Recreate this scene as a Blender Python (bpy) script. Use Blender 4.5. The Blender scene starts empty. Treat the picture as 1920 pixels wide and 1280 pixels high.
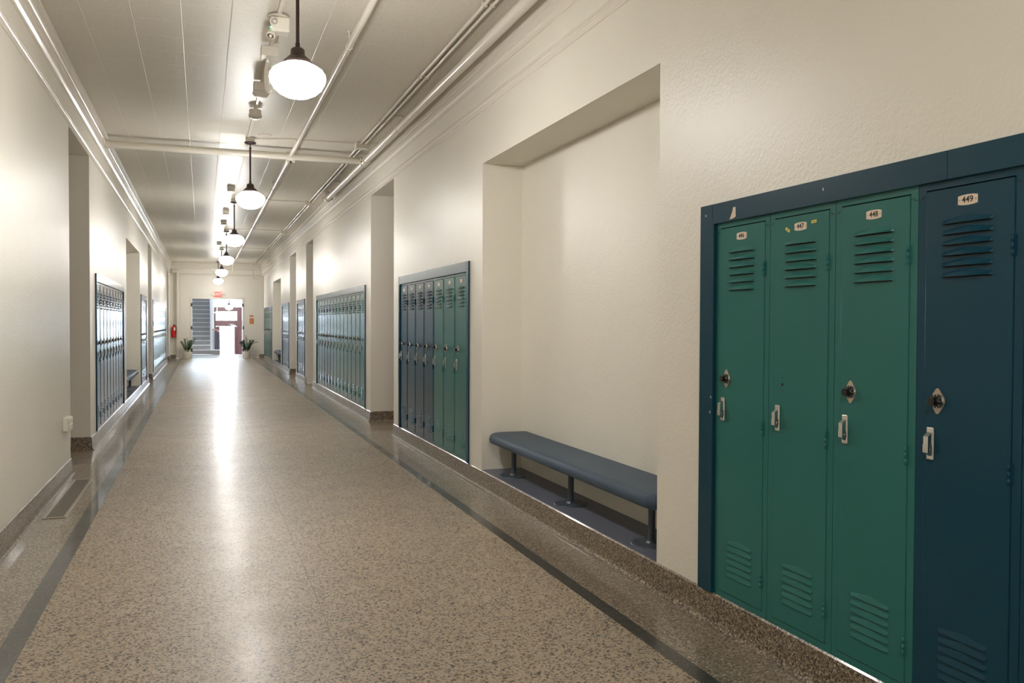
import bpy, bmesh, math, random
from mathutils import Vector, Matrix
random.seed(7)
PI = math.pi
scn = bpy.context.scene
COL = scn.collection

# ------------------------------------------------------------------ materials
def new_mat(name):
    m = bpy.data.materials.new(name); m.use_nodes = True
    nt = m.node_tree
    return m, nt, nt.nodes['Principled BSDF']

def N(nt, typ, **kw):
    n = nt.nodes.new(typ)
    for k, v in kw.items():
        if k.startswith('i_'):
            n.inputs[k[2:].replace('_', ' ')].default_value = v
        else:
            setattr(n, k, v)
    return n

def c4(c): return (c[0], c[1], c[2], 1.0)

def plain(name, col, rough=0.5, metal=0.0, spec=0.5, coat=0.0, bump=0.0, bscale=60.0, var=0.0):
    m, nt, b = new_mat(name)
    b.inputs['Base Color'].default_value = c4(col)
    b.inputs['Roughness'].default_value = rough
    b.inputs['Metallic'].default_value = metal
    b.inputs['Specular IOR Level'].default_value = spec
    b.inputs['Coat Weight'].default_value = coat
    b.inputs['Coat Roughness'].default_value = 0.12
    if bump or var:
        tc = N(nt, 'ShaderNodeNewGeometry')
        nz = N(nt, 'ShaderNodeTexNoise'); nz.inputs['Scale'].default_value = bscale
        nz.inputs['Detail'].default_value = 4
        nt.links.new(tc.outputs['Position'], nz.inputs['Vector'])
        if bump:
            bp = N(nt, 'ShaderNodeBump'); bp.inputs['Strength'].default_value = bump
            bp.inputs['Distance'].default_value = 0.01
            nt.links.new(nz.outputs['Fac'], bp.inputs['Height'])
            nt.links.new(bp.outputs['Normal'], b.inputs['Normal'])
        if var:
            mx = N(nt, 'ShaderNodeMix', data_type='RGBA')
            mx.inputs[6].default_value = c4([x*(1-var) for x in col])
            mx.inputs[7].default_value = c4([min(1, x*(1+var)) for x in col])
            n2 = N(nt, 'ShaderNodeTexNoise'); n2.inputs['Scale'].default_value = bscale*0.05
            nt.links.new(tc.outputs['Position'], n2.inputs['Vector'])
            nt.links.new(n2.outputs['Fac'], mx.inputs[0])
            nt.links.new(mx.outputs[2], b.inputs['Base Color'])
    return m

def emit(name, col, strength):
    m, nt, b = new_mat(name)
    b.inputs['Base Color'].default_value = c4([x*0.3 for x in col])
    b.inputs['Emission Color'].default_value = c4(col)
    b.inputs['Emission Strength'].default_value = strength
    return m

WALLC = (0.77, 0.736, 0.652)
def wall_material():
    m, nt, b = new_mat('painted_plaster')
    g = N(nt, 'ShaderNodeNewGeometry')
    n1 = N(nt, 'ShaderNodeTexNoise', i_Scale=2.2, i_Detail=5.0)
    n2 = N(nt, 'ShaderNodeTexNoise', i_Scale=75.0, i_Detail=3.0)
    n3 = N(nt, 'ShaderNodeTexNoise', i_Scale=9.0, i_Detail=6.0, i_Roughness=0.6)
    for n in (n1, n2, n3): nt.links.new(g.outputs['Position'], n.inputs['Vector'])
    mx = N(nt, 'ShaderNodeMix', data_type='RGBA')
    mx.inputs[6].default_value = c4([x*0.965 for x in WALLC]); mx.inputs[7].default_value = c4([x*1.03 for x in WALLC])
    nt.links.new(n1.outputs['Fac'], mx.inputs[0])
    nt.links.new(mx.outputs[2], b.inputs['Base Color'])
    b.inputs['Roughness'].default_value = 0.40
    b.inputs['Specular IOR Level'].default_value = 0.65
    b1 = N(nt, 'ShaderNodeBump', i_Strength=0.26, i_Distance=0.006)
    nt.links.new(n2.outputs['Fac'], b1.inputs['Height'])
    b2 = N(nt, 'ShaderNodeBump', i_Strength=0.10, i_Distance=0.02)
    nt.links.new(n3.outputs['Fac'], b2.inputs['Height'])
    nt.links.new(b1.outputs['Normal'], b2.inputs['Normal'])
    nt.links.new(b2.outputs['Normal'], b.inputs['Normal'])
    return m

def terrazzo(name, stops, scale, rough, cracks=False, spec=0.5, warp=0.004, coat=0.12, crough=0.2):
    """stone chips: random colour per Voronoi cell through a constant ramp"""
    m, nt, b = new_mat(name)
    g = N(nt, 'ShaderNodeNewGeometry')
    nw = N(nt, 'ShaderNodeTexNoise', i_Scale=60.0, i_Detail=2.0)
    nt.links.new(g.outputs['Position'], nw.inputs['Vector'])
    sub = N(nt, 'ShaderNodeVectorMath', operation='MULTIPLY_ADD')
    sub.inputs[1].default_value = (warp*2,)*3
    nt.links.new(nw.outputs['Color'], sub.inputs[0]); nt.links.new(g.outputs['Position'], sub.inputs[2])
    v = N(nt, 'ShaderNodeTexVoronoi', i_Scale=scale)
    nt.links.new(sub.outputs[0], v.inputs['Vector'])
    sp = N(nt, 'ShaderNodeSeparateColor')
    nt.links.new(v.outputs['Color'], sp.inputs[0])
    r = N(nt, 'ShaderNodeValToRGB'); r.color_ramp.interpolation = 'CONSTANT'
    els = r.color_ramp.elements
    els[0].position = 0; els[0].color = c4(stops[0][1])
    els[1].position = stops[1][0]; els[1].color = c4(stops[1][1])
    for p, c in stops[2:]:
        e = els.new(p); e.color = c4(c)
    nt.links.new(sp.outputs[0], r.inputs['Fac'])
    # wear: broad tonal drift of the stone
    nb = N(nt, 'ShaderNodeTexNoise', i_Scale=1.1, i_Detail=4.0)
    nt.links.new(g.outputs['Position'], nb.inputs['Vector'])
    mr = N(nt, 'ShaderNodeMapRange'); mr.inputs['To Min'].default_value = 0.64; mr.inputs['To Max'].default_value = 0.82
    nt.links.new(nb.outputs['Fac'], mr.inputs['Value'])
    mul = N(nt, 'ShaderNodeVectorMath', operation='SCALE')
    nt.links.new(r.outputs['Color'], mul.inputs[0]); nt.links.new(mr.outputs['Result'], mul.inputs['Scale'])
    colout = mul.outputs[0]
    if cracks:
        sx = N(nt, 'ShaderNodeSeparateXYZ'); nt.links.new(g.outputs['Position'], sx.inputs[0])
        nc = N(nt, 'ShaderNodeTexNoise', i_Scale=1.6, i_Detail=4.0)
        nt.links.new(g.outputs['Position'], nc.inputs['Vector'])
        def line(sock, at, amp, half):
            a = N(nt, 'ShaderNodeMath', operation='MULTIPLY_ADD'); a.inputs[1].default_value = amp; a.inputs[2].default_value = -at - amp*0.5
            nt.links.new(nc.outputs['Fac'], a.inputs[0])
            s = N(nt, 'ShaderNodeMath', operation='ADD'); nt.links.new(sock, s.inputs[0]); nt.links.new(a.outputs[0], s.inputs[1])
            ab = N(nt, 'ShaderNodeMath', operation='ABSOLUTE'); nt.links.new(s.outputs[0], ab.inputs[0])
            lt = N(nt, 'ShaderNodeMath', operation='LESS_THAN'); lt.inputs[1].default_value = half
            nt.links.new(ab.outputs[0], lt.inputs[0]); return lt.outputs[0]
        la = line(sx.outputs['Y'], 10.62, 0.12, 0.008)
        lb = line(sx.outputs['X'], 0.508, 0.04, 0.0022)
        mxm = N(nt, 'ShaderNodeMath', operation='MAXIMUM'); nt.links.new(la, mxm.inputs[0]); nt.links.new(lb, mxm.inputs[1])
        mx = N(nt, 'ShaderNodeMix', data_type='RGBA'); mx.inputs[7].default_value = (0.06, 0.045, 0.035, 1)
        fm = N(nt, 'ShaderNodeMath', operation='MULTIPLY'); fm.inputs[1].default_value = 0.6
        nt.links.new(mxm.outputs[0], fm.inputs[0]); nt.links.new(fm.outputs[0], mx.inputs[0])
        nt.links.new(colout, mx.inputs[6]); colout = mx.outputs[2]
    nt.links.new(colout, b.inputs['Base Color'])
    nr = N(nt, 'ShaderNodeTexNoise', i_Scale=3.0, i_Detail=6.0)
    nt.links.new(g.outputs['Position'], nr.inputs['Vector'])
    m2 = N(nt, 'ShaderNodeMapRange'); m2.inputs['To Min'].default_value = rough*0.75; m2.inputs['To Max'].default_value = rough*1.3
    nt.links.new(nr.outputs['Fac'], m2.inputs['Value']); nt.links.new(m2.outputs['Result'], b.inputs['Roughness'])
    b.inputs['Specular IOR Level'].default_value = spec
    b.inputs['Coat Weight'].default_value = coat; b.inputs['Coat Roughness'].default_value = crough
    nb2 = N(nt, 'ShaderNodeTexNoise', i_Scale=24.0, i_Detail=3.0)
    nt.links.new(g.outputs['Position'], nb2.inputs['Vector'])
    bp = N(nt, 'ShaderNodeBump', i_Strength=0.09, i_Distance=0.01)
    nt.links.new(nb2.outputs['Fac'], bp.inputs['Height']); nt.links.new(bp.outputs['Normal'], b.inputs['Normal'])
    return m

def ceiling_material():
    m, nt, b = new_mat('ceiling_tile')
    g = N(nt, 'ShaderNodeNewGeometry')
    sx = N(nt, 'ShaderNodeSeparateXYZ'); nt.links.new(g.outputs['Position'], sx.inputs[0])
    def near(sock, off, period, half):
        a = N(nt, 'ShaderNodeMath', operation='ADD'); a.inputs[1].default_value = off + 100*period
        nt.links.new(sock, a.inputs[0])
        p = N(nt, 'ShaderNodeMath', operation='PINGPONG'); p.inputs[1].default_value = period/2
        nt.links.new(a.outputs[0], p.inputs[0])
        r = N(nt, 'ShaderNodeMapRange'); r.inputs['From Max'].default_value = half
        r.inputs['To Min'].default_value = 1; r.inputs['To Max'].default_value = 0
        nt.links.new(p.outputs[0], r.inputs['Value']); return r.outputs['Result']
    lx = near(sx.outputs['X'], 0.775, 0.325, 0.0045)
    ly = near(sx.outputs['Y'], -6.64, 0.372, 0.0045)
    mxm = N(nt, 'ShaderNodeMath', operation='MAXIMUM'); nt.links.new(lx, mxm.inputs[0]); nt.links.new(ly, mxm.inputs[1])
    pits = N(nt, 'ShaderNodeTexNoise', i_Scale=110.0, i_Detail=2.0)
    nt.links.new(g.outputs['Position'], pits.inputs['Vector'])
    pr = N(nt, 'ShaderNodeMapRange'); pr.inputs['From Min'].default_value = 0.58; pr.inputs['From Max'].default_value = 0.72
    nt.links.new(pits.outputs['Fac'], pr.inputs['Value'])
    mx = N(nt, 'ShaderNodeMix', data_type='RGBA')
    mx.inputs[6].default_value = (0.70, 0.66, 0.575, 1); mx.inputs[7].default_value = (0.52, 0.48, 0.40, 1)
    nt.links.new(pr.outputs['Result'], mx.inputs[0])
    mx2 = N(nt, 'ShaderNodeMix', data_type='RGBA'); mx2.inputs[7].default_value = (0.88, 0.84, 0.75, 1)  # groove highlights painted into the colour as paler lines
    lf = N(nt, 'ShaderNodeMath', operation='MULTIPLY'); lf.inputs[1].default_value = 0.6
    nt.links.new(mxm.outputs[0], lf.inputs[0]); nt.links.new(lf.outputs[0], mx2.inputs[0])
    nt.links.new(mx.outputs[2], mx2.inputs[6]); nt.links.new(mx2.outputs[2], b.inputs['Base Color'])
    b.inputs['Roughness'].default_value = 0.40
    b.inputs['Specular IOR Level'].default_value = 0.5
    b1 = N(nt, 'ShaderNodeBump', i_Strength=0.35, i_Distance=0.004); b1.invert = True
    nt.links.new(pr.outputs['Result'], b1.inputs['Height'])
    b2 = N(nt, 'ShaderNodeBump', i_Strength=0.5, i_Distance=0.004); b2.invert = True
    nt.links.new(mxm.outputs[0], b2.inputs['Height']); nt.links.new(b1.outputs['Normal'], b2.inputs['Normal'])
    nt.links.new(b2.outputs['Normal'], b.inputs['Normal'])
    return m

def ribbed(name, col, period):
    m, nt, b = new_mat(name)
    tc = N(nt, 'ShaderNodeTexCoord'); sx = N(nt, 'ShaderNodeSeparateXYZ')
    nt.links.new(tc.outputs['Object'], sx.inputs[0])
    mu = N(nt, 'ShaderNodeMath', operation='MULTIPLY'); mu.inputs[1].default_value = 2*PI/period
    nt.links.new(sx.outputs['Y'], mu.inputs[0])
    si = N(nt, 'ShaderNodeMath', operation='SINE'); nt.links.new(mu.outputs[0], si.inputs[0])
    bp = N(nt, 'ShaderNodeBump', i_Strength=0.28, i_Distance=0.002)
    nt.links.new(si.outputs[0], bp.inputs['Height']); nt.links.new(bp.outputs['Normal'], b.inputs['Normal'])
    nz = N(nt, 'ShaderNodeTexNoise', i_Scale=3.5, i_Detail=5.0); nt.links.new(tc.outputs['Object'], nz.inputs['Vector'])
    mx = N(nt, 'ShaderNodeMix', data_type='RGBA')
    mx.inputs[6].default_value = c4([c*0.85 for c in col]); mx.inputs[7].default_value = c4([c*1.2 for c in col])
    nt.links.new(nz.outputs['Fac'], mx.inputs[0]); nt.links.new(mx.outputs[2], b.inputs['Base Color'])
    b.inputs['Roughness'].default_value = 0.45; b.inputs['Specular IOR Level'].default_value = 0.25
    return m

def glass_material():
    m = bpy.data.materials.new('window_glass'); m.use_nodes = True
    nt = m.node_tree; nt.nodes.clear()
    out = N(nt, 'ShaderNodeOutputMaterial'); mix = N(nt, 'ShaderNodeMixShader')
    tr = N(nt, 'ShaderNodeBsdfTransparent'); gl = N(nt, 'ShaderNodeBsdfGlossy'); gl.inputs['Roughness'].default_value = 0.02
    fr = N(nt, 'ShaderNodeFresnel'); fr.inputs['IOR'].default_value = 1.45
    nt.links.new(fr.outputs[0], mix.inputs[0]); nt.links.new(tr.outputs[0], mix.inputs[1]); nt.links.new(gl.outputs[0], mix.inputs[2])
    nt.links.new(mix.outputs[0], out.inputs['Surface'])
    return m

M = {}
M['wall'] = wall_material()
M['ceil'] = ceiling_material()
M['cream'] = plain('cream_gloss_paint', (0.74, 0.695, 0.615), 0.25, bump=0.04, bscale=40)
M['pipe'] = plain('cream_pipe_paint', (0.70, 0.66, 0.58), 0.22, bump=0.05, bscale=50)
M['white'] = plain('white_plastic', (0.78, 0.74, 0.66), 0.38)
M['whitewall'] = plain('white_stair_paint', (0.8, 0.8, 0.8), 0.5)
M['field'] = terrazzo('terrazzo_field', [(0, (0.030, 0.024, 0.020)), (0.11, (0.15, 0.115, 0.085)), (0.21, (0.37, 0.285, 0.20)), (0.45, (0.48, 0.375, 0.26)), (0.70, (0.56, 0.445, 0.315)), (0.90, (0.42, 0.39, 0.34))], 132, 0.42, cracks=True)
M['border'] = terrazzo('terrazzo_border', [(0, (0.08, 0.062, 0.045)), (0.22, (0.21, 0.163, 0.115)), (0.5, (0.34, 0.27, 0.19)), (0.78, (0.47, 0.385, 0.285)), (0.94, (0.62, 0.55, 0.45))], 165, 0.38, coat=0.5, crough=0.07)
M['base'] = terrazzo('terrazzo_base', [(0, (0.055, 0.040, 0.026)), (0.3, (0.20, 0.15, 0.095)), (0.58, (0.33, 0.255, 0.17)), (0.82, (0.48, 0.39, 0.28)), (0.95, (0.62, 0.55, 0.44))], 165, 0.36, coat=0.35, crough=0.1)
M['stripe'] = terrazzo('terrazzo_stripe', [(0, (0.030, 0.030, 0.024)), (0.45, (0.05, 0.05, 0.04)), (0.85, (0.09, 0.085, 0.066)), (0.97, (0.19, 0.175, 0.135))], 190, 0.36, coat=0.4, crough=0.08)
GREEN = (0.028, 0.150, 0.138); NAVY = (0.007, 0.050, 0.084)
M['green'] = plain('green_enamel', GREEN, 0.22, spec=0.22, bscale=25, var=0.08)
M['navy'] = plain('navy_enamel', NAVY, 0.22, spec=0.22, bscale=25, var=0.08)
M['bframe'] = plain('blue_trim_enamel', (0.008, 0.050, 0.082), 0.26, spec=0.22, bscale=25, var=0.10)
M['slot'] = plain('louvre_slot_dark', (0.004, 0.008, 0.009), 0.8)  # near-black colour painted as the shade inside slots, gaps and holes
M['black'] = plain('black_plastic', (0.006, 0.006, 0.006), 0.28)
M['chrome'] = plain('brushed_chrome', (0.80, 0.79, 0.78), 0.20, metal=1.0)
M['nickel'] = plain('worn_nickel', (0.50, 0.43, 0.35), 0.38, metal=0.85)
M['tag'] = plain('cream_enamel_tag', (0.72, 0.60, 0.46), 0.45)
M['ink'] = plain('black_ink', (0.012, 0.010, 0.010), 0.6)
M['yellow'] = plain('yellow_sticker', (0.75, 0.62, 0.05), 0.5)
M['bare'] = plain('bare_primer', (0.66, 0.55, 0.44), 0.6)
M['bench'] = ribbed('ribbed_vinyl', (0.046, 0.074, 0.112), 0.012)
M['steel'] = plain('slate_blue_steel', (0.050, 0.066, 0.088), 0.35)
M['ledge'] = plain('slate_floor_paint', (0.118, 0.130, 0.172), 0.40, bump=0.1, bscale=30, var=0.15)
M['bronze'] = plain('dark_bronze', (0.045, 0.028, 0.024), 0.38, metal=0.4)
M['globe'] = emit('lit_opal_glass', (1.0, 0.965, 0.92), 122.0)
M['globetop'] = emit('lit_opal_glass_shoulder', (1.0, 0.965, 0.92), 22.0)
M['alum'] = plain('aluminium', (0.50, 0.46, 0.40), 0.35, metal=0.9)
M['grille'] = plain('dark_grille', (0.27, 0.24, 0.20), 0.45, metal=0.6)
M['red'] = plain('red_enamel', (0.55, 0.010, 0.012), 0.25)
M['exitred'] = emit('lit_exit_red', (1.0, 0.10, 0.07), 1.1)
M['exitwhite'] = emit('lit_exit_letters', (1.0, 0.75, 0.62), 1.3)
M['led'] = emit('green_led', (0.1, 1.0, 0.45), 6.0)
M['terracotta'] = plain('orange_notice', (0.58, 0.20, 0.09), 0.6)
M['pot'] = plain('cream_ceramic', (0.76, 0.70, 0.60), 0.4)
M['soil'] = plain('potting_soil', (0.03, 0.02, 0.015), 0.9)
M['leaf'] = plain('dark_glossy_leaf', (0.022, 0.075, 0.022), 0.3, var=0.3, bscale=200)
M['leaf2'] = plain('blue_green_leaf', (0.025, 0.075, 0.05), 0.35, var=0.3, bscale=200)
M['stem'] = plain('plant_stem', (0.07, 0.12, 0.03), 0.5)
M['riser'] = plain('stair_stone', (0.34, 0.30, 0.28), 0.5, bump=0.05, bscale=80, var=0.1)
M['tread'] = plain('pale_nosing', (0.74, 0.74, 0.74), 0.4)
M['wood'] = plain('red_brown_wood', (0.105, 0.040, 0.040), 0.38, var=0.2, bscale=60)
M['rail'] = plain('handrail_wood', (0.36, 0.14, 0.08), 0.3)
M['iron'] = plain('blue_black_iron', (0.05, 0.06, 0.09), 0.4)
M['glass'] = glass_material()
M['concrete'] = plain('outdoor_concrete', (0.6, 0.6, 0.58), 0.8, bump=0.1, var=0.1)

# ------------------------------------------------------------------ mesh builder
class MB:
    def __init__(s): s.bm = bmesh.new(); s.mats = []
    def mi(s, m):
        if m not in s.mats: s.mats.append(m)
        return s.mats.index(m)
    def face(s, pts, m):
        f = s.bm.faces.new([s.bm.verts.new(p) for p in pts]); f.material_index = s.mi(m); return f
    def merge(s, other, m, sm=True):
        me = bpy.data.meshes.new('tmp'); other.to_mesh(me); other.free()
        i = s.mi(m); n0 = len(s.bm.faces)
        s.bm.from_mesh(me); bpy.data.meshes.remove(me)
        s.bm.faces.ensure_lookup_table()
        for f in s.bm.faces[n0:]: f.material_index = i; f.smooth = sm
    def box(s, a, b, m, bev=0.0, seg=2, mat=None):
        t = bmesh.new(); bmesh.ops.create_cube(t, size=1)
        c = [(a[i]+b[i])/2 for i in range(3)]; d = [abs(b[i]-a[i]) for i in range(3)]
        for v in t.verts: v.co = Vector((v.co[i]*d[i]+c[i] for i in range(3)))
        if bev: bmesh.ops.bevel(t, geom=t.edges[:], offset=min(bev, min(d)*0.45), segments=seg, affect='EDGES', profile=0.5)
        if mat: bmesh.ops.transform(t, matrix=mat, verts=t.verts)
        s.merge(t, m, False); return s
    def cyl(s, p0, p1, r, m, seg=16, r2=None, cap=True):
        p0, p1 = Vector(p0), Vector(p1); d = p1-p0
        t = bmesh.new()
        bmesh.ops.create_cone(t, cap_ends=cap, segments=seg, radius1=r, radius2=r if r2 is None else r2, depth=d.length)
        q = Vector((0, 0, 1)).rotation_difference(d.normalized()).to_matrix().to_4x4()
        bmesh.ops.transform(t, matrix=Matrix.Translation((p0+p1)/2) @ q, verts=t.verts)
        s.merge(t, m); return s
    def tube(s, pts, r, m, seg=10):
        for i in range(len(pts)-1):
            s.cyl(pts[i], pts[i+1], r, m, seg)
            if i: s.ball(pts[i], r, m, 10, 6)
        return s
    def ball(s, c, r, m, u=16, v=10, sc=(1, 1, 1)):
        t = bmesh.new(); bmesh.ops.create_uvsphere(t, u_segments=u, v_segments=v, radius=r)
        for x in t.verts: x.co = Vector((x.co[i]*sc[i]+c[i] for i in range(3)))
        s.merge(t, m); return s
    def lathe(s, prof, m, seg=24, mat=None, o=(0, 0, 0)):
        t = bmesh.new(); rings = []
        for r, z in prof:
            if r < 1e-6: rings.append([t.verts.new((o[0], o[1], z+o[2]))])
            else: rings.append([t.verts.new((o[0]+r*math.cos(2*PI*k/seg), o[1]+r*math.sin(2*PI*k/seg), o[2]+z)) for k in range(seg)])
        for A, B in zip(rings, rings[1:]):
            for k in range(seg):
                a, b2 = A[k % len(A)], A[(k+1) % len(A)]; c, d = B[(k+1) % len(B)], B[k % len(B)]
                vs = []
                for v in (a, b2, c, d):
                    if v not in vs: vs.append(v)
                if len(vs) > 2: t.faces.new(vs)
        bmesh.ops.recalc_face_normals(t, faces=t.faces)
        if mat: bmesh.ops.transform(t, matrix=mat, verts=t.verts)
        s.merge(t, m); return s
    def extr(s, poly, vec, m, sm=False):
        """closed polygon (3-D points) pushed along vec"""
        t = bmesh.new(); v = Vector(vec)
        A = [t.verts.new(p) for p in poly]; B = [t.verts.new(Vector(p)+v) for p in poly]
        t.faces.new(A); t.faces.new(B[::-1])
        for i in range(len(A)):
            j = (i+1) % len(A); t.faces.new((A[j], A[i], B[i], B[j]))
        bmesh.ops.recalc_face_normals(t, faces=t.faces)
        s.merge(t, m, sm); return s
    def loft(s, rings, m, cap=True):
        t = bmesh.new(); R = [[t.verts.new(p) for p in r] for r in rings]; n = len(R[0])
        for A, B in zip(R, R[1:]):
            for i in range(n): t.faces.new((A[i], A[(i+1) % n], B[(i+1) % n], B[i]))
        if cap: t.faces.new(R[0][::-1]); t.faces.new(R[-1])
        bmesh.ops.recalc_face_normals(t, faces=t.faces)
        s.merge(t, m); return s
    def mesh(s, name, smooth=True, angle=28):
        if smooth:
            lim = math.radians(angle)
            for e in s.bm.edges:
                if len(e.link_faces) == 2 and (not e.link_faces[0].smooth or not e.link_faces[1].smooth or e.calc_face_angle(0) > lim): e.smooth = False
        me = bpy.data.meshes.new(name); s.bm.to_mesh(me); s.bm.free()
        for m in s.mats: me.materials.append(m)
        return me
    def build(s, name, parent=None, loc=(0, 0, 0), smooth=True):
        o = bpy.data.objects.new(name, s.mesh(name, smooth)); COL.objects.link(o); o.location = loc
        if parent: o.parent = parent
        return o

def link(name, me, parent=None, loc=(0, 0, 0)):
    o = bpy.data.objects.new(name, me); COL.objects.link(o); o.location = loc
    if parent: o.parent = parent
    return o
def thing(name, label, cat, loc=(0, 0, 0), rz=0, group=None):
    o = bpy.data.objects.new(name, None); COL.objects.link(o); o.empty_display_size = 0.1
    o.location = loc; o.rotation_euler = (0, 0, rz)
    return tag(o, label, cat, group)
def tag(o, label, cat, group=None, kind=None):
    o['label'] = label; o['category'] = cat
    if group: o['group'] = group
    if kind: o['kind'] = kind
    return o
def struct(o, label=None):
    o['kind'] = 'structure'
    if label: o['label'] = label
    return o
def dup(root, loc, rz, label, group=None):
    r = root.copy(); COL.objects.link(r); r.location = loc; r.rotation_euler = (0, 0, rz); r['label'] = label
    if group: r['group'] = group
    for ch in list(root.children):
        c = ch.copy(); COL.objects.link(c); c.parent = r
        for g in list(ch.children):
            d = g.copy(); COL.objects.link(d); d.parent = c
    return r

def text_mesh(txt, size, m, depth=0.0006, name='numerals', bold=0.0):
    """lettering standing in the local YZ plane, facing -X, reading towards -Y"""
    cu = bpy.data.curves.new('lettering', 'FONT'); cu.body = txt; cu.size = size; cu.extrude = depth; cu.offset = bold
    cu.align_x = 'CENTER'; cu.align_y = 'CENTER'; cu.resolution_u = 3
    ob = bpy.data.objects.new('lettering', cu); COL.objects.link(ob)
    dg = bpy.context.evaluated_depsgraph_get(); me = bpy.data.meshes.new_from_object(ob.evaluated_get(dg))
    bpy.data.objects.remove(ob); bpy.data.curves.remove(cu)
    me.name = name; me.materials.clear(); me.materials.append(m)
    me.transform(Matrix(((0, 0, -1, 0), (-1, 0, 0, 0), (0, 1, 0, 0), (0, 0, 0, 1))))
    return me

# ------------------------------------------------------------------ the place: dimensions
XR, XL, ZC = 2.10, -1.07, 3.46
Y0, YE = -6.0, 33.1
BH = 0.134
LP, LH = 0.37, 1.607           # locker pitch and height

# right wall openings: (y0, y1, z0, z1, depth, what)
R_BANKS = [('a', 1.342, 5), ('b', 6.885, 7), ('c', 11.705, 14), ('d', 19.03, 4), ('e', 22.66, 5), ('f', 28.33, 9)]
L_BANKS = [('g', 10.15, 9), ('h', 17.36, 4), ('i', 21.42, 20)]
R_DOORS = [(9.84, 11.28), (17.53, 18.75), (20.84, 22.35), (31.98, 33.05)]
L_DOORS = [(8.22, 9.64), (19.62, 21.04), (29.82, 31.42)]
R_NICHE = [(3.695, 6.495), (24.98, 27.81)]
L_NICHE = [(14.11, 17.10)]
ZD, ZN = 2.985, 2.575

def wall_mesh(x, sgn, openings, mat):
    """flat wall at x with recesses that run away in direction sgn"""
    mb = MB()
    ys = sorted({Y0, YE} | {o[0] for o in openings} | {o[1] for o in openings})
    zs = sorted({0.0, ZC} | {o[2] for o in openings} | {o[3] for o in openings})
    inside = lambda y, z: any(o[0] < y < o[1] and o[2] < z < o[3] for o in openings)
    for a, b in zip(ys, ys[1:]):
        for c, d in zip(zs, zs[1:]):
            if not inside((a+b)/2, (c+d)/2):
                p = [(x, a, c), (x, b, c), (x, b, d), (x, a, d)]
                mb.face(p if sgn > 0 else p[::-1], mat)
    for y0, y1, z0, z1, dep in openings:
        e = x+sgn*dep
        for p in ([(x, y0, z0), (e, y0, z0), (e, y0, z1), (x, y0, z1)], [(x, y1, z0), (x, y1, z1), (e, y1, z1), (e, y1, z0)],
                  [(x, y0, z1), (e, y0, z1), (e, y1, z1), (x, y1, z1)], [(e, y0, z0), (e, y1, z0), (e, y1, z1), (e, y0, z1)]):
            mb.face(p, mat)
        if z0 > 0.01: mb.face([(x, y0, z0), (x, y1, z0), (e, y1, z0), (e, y0, z0)], mat)
    return mb

DD, ND, LD = 0.55, 0.336, 0.42
def openings(banks, doors, niches):
    o = [(y-0.012, y+n*LP+0.012, BH, BH+LH+0.015, LD) for _, y, n in banks]
    o += [(a, b, 0, ZD, DD) for a, b in doors]
    o += [(a, b, BH, ZN, ND) for a, b in niches]
    return o
struct(wall_mesh(XR, 1, openings(R_BANKS, R_DOORS, R_NICHE), M['wall']).build('wall_right', smooth=False), 'long cream plaster wall with locker banks and bench niche')
struct(wall_mesh(XL, -1, openings(L_BANKS, L_DOORS, L_NICHE), M['wall']).build('wall_left', smooth=False), 'long cream plaster wall beside the floor vent')

# floor
fb = MB()
xs = [XL, -0.765, -0.677, 1.704, 1.776, XR]; ms = ['border', 'stripe', 'field', 'stripe', 'border']
for a, b, m in zip(xs, xs[1:], ms):
    fb.face([(a, Y0, 0), (b, Y0, 0), (b, YE, 0), (a, YE, 0)], M[m])
for a, b in R_DOORS: fb.face([(XR, a, 0), (XR+DD, a, 0), (XR+DD, b, 0), (XR, b, 0)], M['border'])
for a, b in L_DOORS: fb.face([(XL-DD, a, 0), (XL, a, 0), (XL, b, 0), (XL-DD, b, 0)], M['border'])
fb.face([(-1.6, YE, 0), (2.6, YE, 0), (2.6, 37.0, 0), (-1.6, 37.0, 0)], M['border'])
struct(fb.build('floor', smooth=False), 'polished tan terrazzo floor with dark border stripes')

cb = MB(); cb.face([(XL, Y0, ZC), (XL, YE, ZC), (XR, YE, ZC), (XR, Y0, ZC)], M['ceil'])
struct(cb.build('ceiling', smooth=False), 'cream acoustic tile ceiling')

# back wall behind the viewer
bb = MB(); bb.face([(XL, Y0, 0), (XL, Y0, ZC), (XR, Y0, ZC), (XR, Y0, 0)], M['wall'])
struct(bb.build('wall_back', smooth=False))

# end wall with the doorway
DX0, DX1, DZ = -0.353, 1.423, 2.179
eb = MB(); YT = 33.36
def rect_y(mb, x0, x1, z0, z1, y, m): mb.face([(x0, y, z0), (x1, y, z0), (x1, y, z1), (x0, y, z1)], m)
for (x0, x1, z0, z1) in ((XL, DX0, 0, ZC), (DX1, XR, 0, ZC), (DX0, DX1, DZ, ZC)): rect_y(eb, x0, x1, z0, z1, YE, M['wall'])
for (x0, x1, z0, z1) in ((-1.6, DX0, 0, 3.6), (DX1, 2.6, 0, 3.6), (DX0, DX1, DZ, 3.6)): rect_y(eb, x0, x1, z0, z1, YT, M['whitewall'])
eb.face([(DX0, YE, 0), (DX0, YT, 0), (DX0, YT, DZ), (DX0, YE, DZ)], M['cream'])
eb.face([(DX1, YE, 0), (DX1, YE, DZ), (DX1, YT, DZ), (DX1, YT, 0)], M['cream'])
eb.face([(DX0, YE, DZ), (DX0, YT, DZ), (DX1, YT, DZ), (DX1, YE, DZ)], M['cream'])
struct(eb.build('wall_end', smooth=False), 'cream end wall with the doorway to the stairs')

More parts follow.
